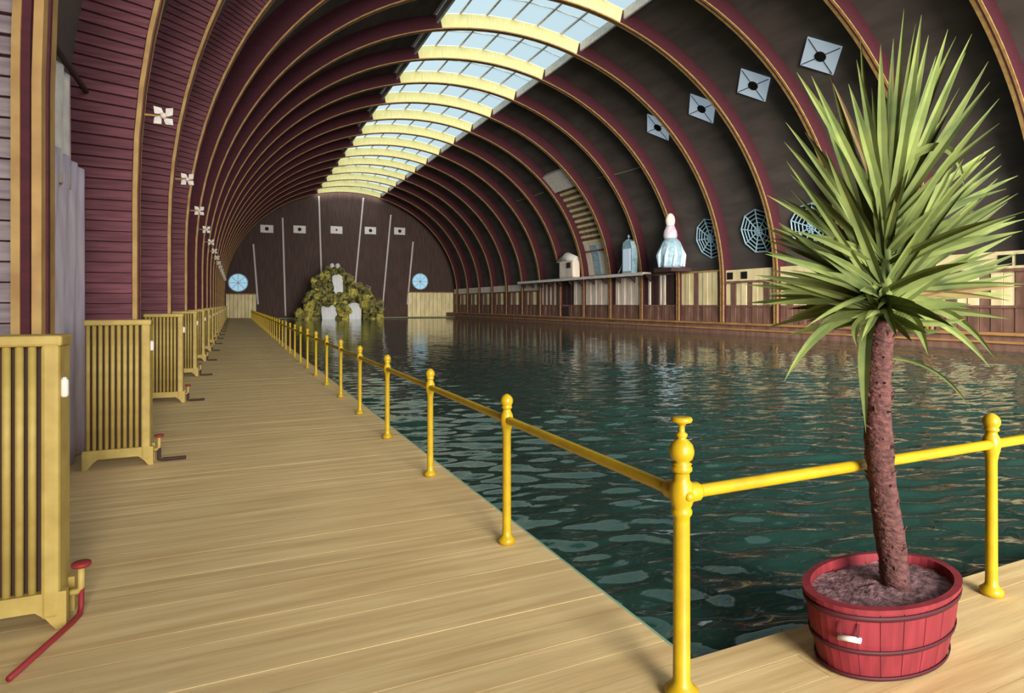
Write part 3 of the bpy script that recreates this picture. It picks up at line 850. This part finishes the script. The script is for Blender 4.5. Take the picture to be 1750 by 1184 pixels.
# ------------------------------------------------------------------ planter tub and palm
TD = 3.12
tc = at_d(1508, 600, TD)
TX, TY = tc.x, tc.y
RT_, RB_, TH = 0.362, 0.30, 0.355
def rim_axes():
    import numpy as np
    def fl_(px, py):
        r = ray(px, py); p = r * ((TH - H) / r.z); return np.array([p.x, p.y])
    c = fl_(1512, 990)
    J = np.stack([fl_(1514, 990) - c, fl_(1512, 992) - c], 1) / 2.0
    U, sv, _ = np.linalg.svd(J @ np.diag([140.0, 52.0]))
    Am = U @ np.diag(sv) @ U.T
    return Am / math.sqrt(sv[0] * sv[1])
AM = rim_axes()
print('tub axes', AM)
tub = empty('planter_tub', (TX, TY, 0.004))
tag(tub, 'red half-barrel tub with dark hoops holding the palm', 'planter')
NSV = 22
for k in range(NSV):
    a0, a1 = 2 * math.pi * k / NSV + 0.004, 2 * math.pi * (k + 1) / NSV - 0.004
    am = (a0 + a1) / 2
    rows = []
    for z_, ro_ in ((0, RB_), (TH * 0.5, (RB_ + RT_) / 2 + 0.008), (TH, RT_)):
        rows.append([(r_ * math.cos(a) / (math.cos(a - am) if False else 1), r_ * math.sin(a), z_) for a in (a0, am, a1) for r_ in (ro_,)] + [((ro_ - 0.028) * math.cos(a), (ro_ - 0.028) * math.sin(a), z_) for a in (a1, am, a0)])
    mb = MB()
    for rw in rows: mb.v += rw
    for lvl in range(2):
        b0 = lvl * 6
        mb.f += [(b0 + q, b0 + (q + 1) % 6, b0 + 6 + (q + 1) % 6, b0 + 6 + q) for q in range(6)]
    mb.f += [(5, 4, 3, 2, 1, 0), (12, 13, 14, 15, 16, 17)]
    mb.build('stave', 'tub', tub)
def hoop(z_, h_, t_=0.007):
    r_ = lambda z: RB_ + (RT_ - RB_) * z / TH + 0.004 + 0.006 * (1 - abs(2 * z / TH - 1))
    mb = MB(); n = 44; base = 0
    for (rr_, zz) in ((r_(z_), z_), (r_(z_) + t_, z_), (r_(z_ + h_) + t_, z_ + h_), (r_(z_ + h_), z_ + h_)):
        mb.v += [(rr_ * math.cos(2 * math.pi * q / n), rr_ * math.sin(2 * math.pi * q / n), zz) for q in range(n)]
    for lv in range(4):
        for q in range(n):
            mb.f.append((lv * n + q, lv * n + (q + 1) % n, ((lv + 1) % 4) * n + (q + 1) % n, ((lv + 1) % 4) * n + q))
    return mb
hoop(TH - 0.055, 0.024).build('hoop', 'hoop', tub, True)
hoop(0.135, 0.020).build('hoop', 'hoop', tub, True)
hoop(0.004, 0.018).build('hoop', 'hoop', tub, True)
rm = MB(); n = 44
for (rr_, zz) in ((RT_ - 0.034, TH - 0.035), (RT_ + 0.006, TH - 0.02), (RT_ + 0.008, TH + 0.002), (RT_ - 0.030, TH + 0.004)):
    rm.v += [(rr_ * math.cos(2 * math.pi * q / n), rr_ * math.sin(2 * math.pi * q / n), zz) for q in range(n)]
for lv in range(4):
    for q in range(n): rm.f.append((lv * n + q, lv * n + (q + 1) % n, ((lv + 1) % 4) * n + (q + 1) % n, ((lv + 1) % 4) * n + q))
rm.build('rim', 'tub', tub)
# soil: uneven disc
so = MB(); rs = random.Random(2); rings = 9
so.v.append((0, 0, TH - 0.035))
for r_ in range(1, rings + 1):
    for q in range(32):
        a = 2 * math.pi * q / 32; rad = (RT_ - 0.034) * r_ / rings
        so.v.append((rad * math.cos(a), rad * math.sin(a), TH - 0.045 + 0.02 * (1 - r_ / rings) + rs.uniform(-0.008, 0.008)))
for q in range(32): so.f.append((0, 1 + q, 1 + (q + 1) % 32))
for r_ in range(rings - 1):
    for q in range(32):
        b0 = 1 + r_ * 32; so.f.append((b0 + q, b0 + 32 + q, b0 + 32 + (q + 1) % 32, b0 + (q + 1) % 32))
so.build('soil', 'soil', tub, True)
# white wooden grip hung on two wires, on the side towards the pool corner
ga = math.atan2(-0.70, -0.71) - 0.28
gp = lambda da, z_, e_=0.03: ((RB_ + (RT_ - RB_) * z_ / TH + e_) * math.cos(ga + da), (RB_ + (RT_ - RB_) * z_ / TH + e_) * math.sin(ga + da), z_)
hd = MB().tube([gp(-0.14, 0.215), gp(0.14, 0.215)], 0.013, 10).build('grip', 'white', tub, True)
for da in (-0.11, 0.11):
    MB().tube([gp(da, 0.215), gp(da, 0.285, 0.012)], 0.0035, 5).build('wire', 'hoop', hd)

for ch in list(tub.children) + [g for c_ in tub.children for g in c_.children]:
    for v in ch.data.vertices:
        x_, y_ = v.co.x, v.co.y
        v.co.x, v.co.y = AM[0][0] * x_ + AM[0][1] * y_, AM[1][0] * x_ + AM[1][1] * y_
palm = empty('potted_palm', (TX, TY, TH - 0.05))
tag(palm, 'tall sword-leaved palm with a rough bare trunk planted in the red tub', 'palm')
PO = Vector(palm.location)
tr_px = [(1533, 1008), (1524, 940), (1512, 860), (1503, 780), (1499, 700), (1500, 640), (1504, 590), (1509, 545)]
tr = [at_d(x, y, TD) - PO for x, y in tr_px]
tr[0].z -= 0.03
tmb = MB(); fine = []
for q in range(len(tr) - 1):
    for h_ in range(5): fine.append(tr[q].lerp(tr[q + 1], h_ / 5))
fine.append(tr[-1])
rt = random.Random(4)
tmb.tube(fine, [0.066 - 0.010 * min(1, q / 30) + 0.0045 * (q % 2) + rt.uniform(-0.003, 0.003) for q in range(len(fine))], 14)
trunk = tmb.build('trunk', 'trunk', palm, True)
for q in range(90):      # ragged leaf-scar fibres
    i_ = rt.randrange(2, len(fine)); a = rt.uniform(0, 6.28); c = fine[i_]
    d_ = Vector((math.cos(a), math.sin(a), 0))
    MB().tube([c + d_ * 0.052, c + d_ * rt.uniform(0.07, 0.082) + Vector((0, 0, rt.uniform(0.0, 0.05)))], [0.008, 0.002], 4).build('leaf_scar', 'trunk', trunk)
core_px = [(1509, 545), (1512, 470), (1515, 400), (1517, 340)]
core = [at_d(x, y, TD) - PO for x, y in core_px]
MB().tube(core, [0.045, 0.03, 0.022, 0.01], 10).build('crown_stem', 'leaf', palm, True)
def core_at(f):
    f = max(0, min(0.999, f)) * (len(core) - 1); k = int(f); return core[k].lerp(core[k + 1], f - k)
VIEW = ray(1510, 400).normalized()
def leaf(p0, p2, pm, w, m_, roll=0.0):
    n = 11; mb = MB(); 
    for q in range(n + 1):
        t = q / n
        p = p0 * (1 - t) ** 2 + pm * (2 * t * (1 - t)) + p2 * t * t
        tg = ((pm - p0) * (1 - t) + (p2 - pm) * t).normalized()
        sd = tg.cross(VIEW)
        if sd.length < 0.15: sd = tg.cross(Vector((0, 0, 1)))
        sd.normalize()
        nm = sd.cross(tg).normalized()
        sd = sd * math.cos(roll) + nm * math.sin(roll); nm = sd.cross(tg).normalized()
        ww = w * (0.42 + 0.58 * math.sin(math.pi * min(1, t * 1.25 + 0.12)) if t < 0.5 else 1.0 * (1 - ((t - 0.5) / 0.5) ** 1.5)) * 0.5 + 0.0006
        mb.v += [tuple(p - sd * ww), tuple(p + nm * ww * 0.45), tuple(p + sd * ww)]
    for q in range(n):
        b0 = q * 3; mb.f += [(b0, b0 + 1, b0 + 4, b0 + 3), (b0 + 1, b0 + 2, b0 + 5, b0 + 4)]
    return mb.build('leaf', m_, palm)
rl = random.Random(11)
tips = [(1362, 124), (1387, 130), (1343, 209), (1340, 242), (1344, 275), (1350, 297), (1331, 336), (1376, 289), (1316, 407), (1308, 434), (1321, 462), (1360, 401),
        (1275, 518), (1308, 506), (1351, 324), (1464, 102), (1450, 143), (1417, 121), (1527, 66), (1540, 85), (1565, 40), (1587, 60), (1634, 62), (1661, 58), (1689, 105),
        (1692, 140), (1708, 168), (1678, 270), (1712, 283), (1705, 305), (1722, 345), (1735, 380), (1730, 402), (1705, 429), (1725, 456), (1730, 505), (1725, 545),
        (1620, 50), (1505, 75), (1600, 95), (1490, 150), (1690, 330), (1680, 470), (1660, 520), (1420, 545), (1395, 540), (1700, 250), (1650, 90), (1430, 200), (1400, 300),
        (1560, 120), (1640, 150), (1575, 25), (1545, 15), (1470, 60), (1400, 170), (1375, 225), (1330, 380), (1290, 470), (1345, 545), (1365, 480), (1740, 300), (1745, 430), (1740, 330),
        (1650, 300), (1665, 360), (1690, 400), (1670, 430), (1640, 260), (1612, 200), (1390, 400), (1380, 345), (1410, 255), (1440, 330)]
for q in range(46):
    if q % 2: tips.append((rl.uniform(1600, 1760), rl.uniform(250, 560)))
    else: tips.append((rl.uniform(1290, 1420), rl.uniform(330, 565)))
for q in range(14): tips.append((rl.uniform(1440, 1600), rl.uniform(480, 590)))
for (x, y) in tips:
    f = 0.10 + 0.80 * max(0, min(1, (560 - y) / 480)) ** 0.9 + rl.uniform(-0.12, 0.12)
    if y > 420: f = rl.uniform(0.0, 0.22)
    elif y > 250: f = rl.uniform(0.08, 0.5)
    else: f = rl.uniform(0.30, 0.85)
    p0 = core_at(f)
    dd = rl.uniform(-0.30, 0.38)
    if 1430 < x < 1610 and y > 470: dd = -rl.uniform(0.35, 0.55)
    p2 = at_d(x, y, TD + dd) - PO
    L = (p2 - p0).length
    pm = p0.lerp(p2, 0.5) + Vector((0, 0, rl.uniform(0.01, 0.07) * L)) + Vector((rl.uniform(-1, 1), rl.uniform(-1, 1), 0)) * 0.02
    leaf(p0, p2, pm, rl.uniform(0.030, 0.048), 'leaf', rl.uniform(-0.6, 0.6))
# leaves that come towards the viewer or point away
for q in range(34):
    a = rl.uniform(0, 2 * math.pi)
    el = rl.choice([rl.uniform(-0.25, 0.5), rl.uniform(0.2, 1.1), rl.uniform(0.8, 1.4)])
    L = rl.uniform(0.45, 0.72) + 0.28 * max(0, el - 0.4)
    f = rl.uniform(0.0, 0.3) if el < 0.3 else rl.uniform(0.1, 0.8)
    p0 = core_at(f)
    d_ = Vector((math.cos(a) * math.cos(el), math.sin(a) * math.cos(el), math.sin(el)))
    p2 = p0 + d_ * L
    pm = p0 + d_ * (L * 0.5) + Vector((0, 0, 0.05 * L))
    p2.z -= 0.05 * L
    leaf(p0, p2, pm, rl.uniform(0.028, 0.042), 'leaf' if q % 9 else 'deadleaf', rl.uniform(-0.8, 0.8))
# drooping and broken leaves: control points follow the photographed bends
for (x0, y0, xm, ym, x2, y2, w) in ((1500, 540, 1410, 520, 1340, 652, 0.05), (1490, 548, 1470, 560, 1480, 740, 0.06), (1525, 535, 1565, 520, 1586, 607, 0.055), (1530, 530, 1625, 500, 1700, 612, 0.045),
                                    (1530, 540, 1610, 520, 1692, 628, 0.04), (1495, 545, 1450, 540, 1464, 592, 0.04), (1520, 300, 1632, 190, 1648, 320, 0.04), (1515, 612, 1605, 612, 1660, 700, 0.018),
                                    (1500, 540, 1420, 530, 1400, 560, 0.04), (1530, 545, 1600, 560, 1650, 545, 0.035), (1530, 560, 1580, 570, 1610, 565, 0.03)):
    leaf(at_d(x0, y0, TD) - PO, at_d(x2, y2, TD - 0.12) - PO, at_d(xm, ym, TD - 0.10) - PO, w, 'leaf', rl.uniform(-0.3, 0.3))
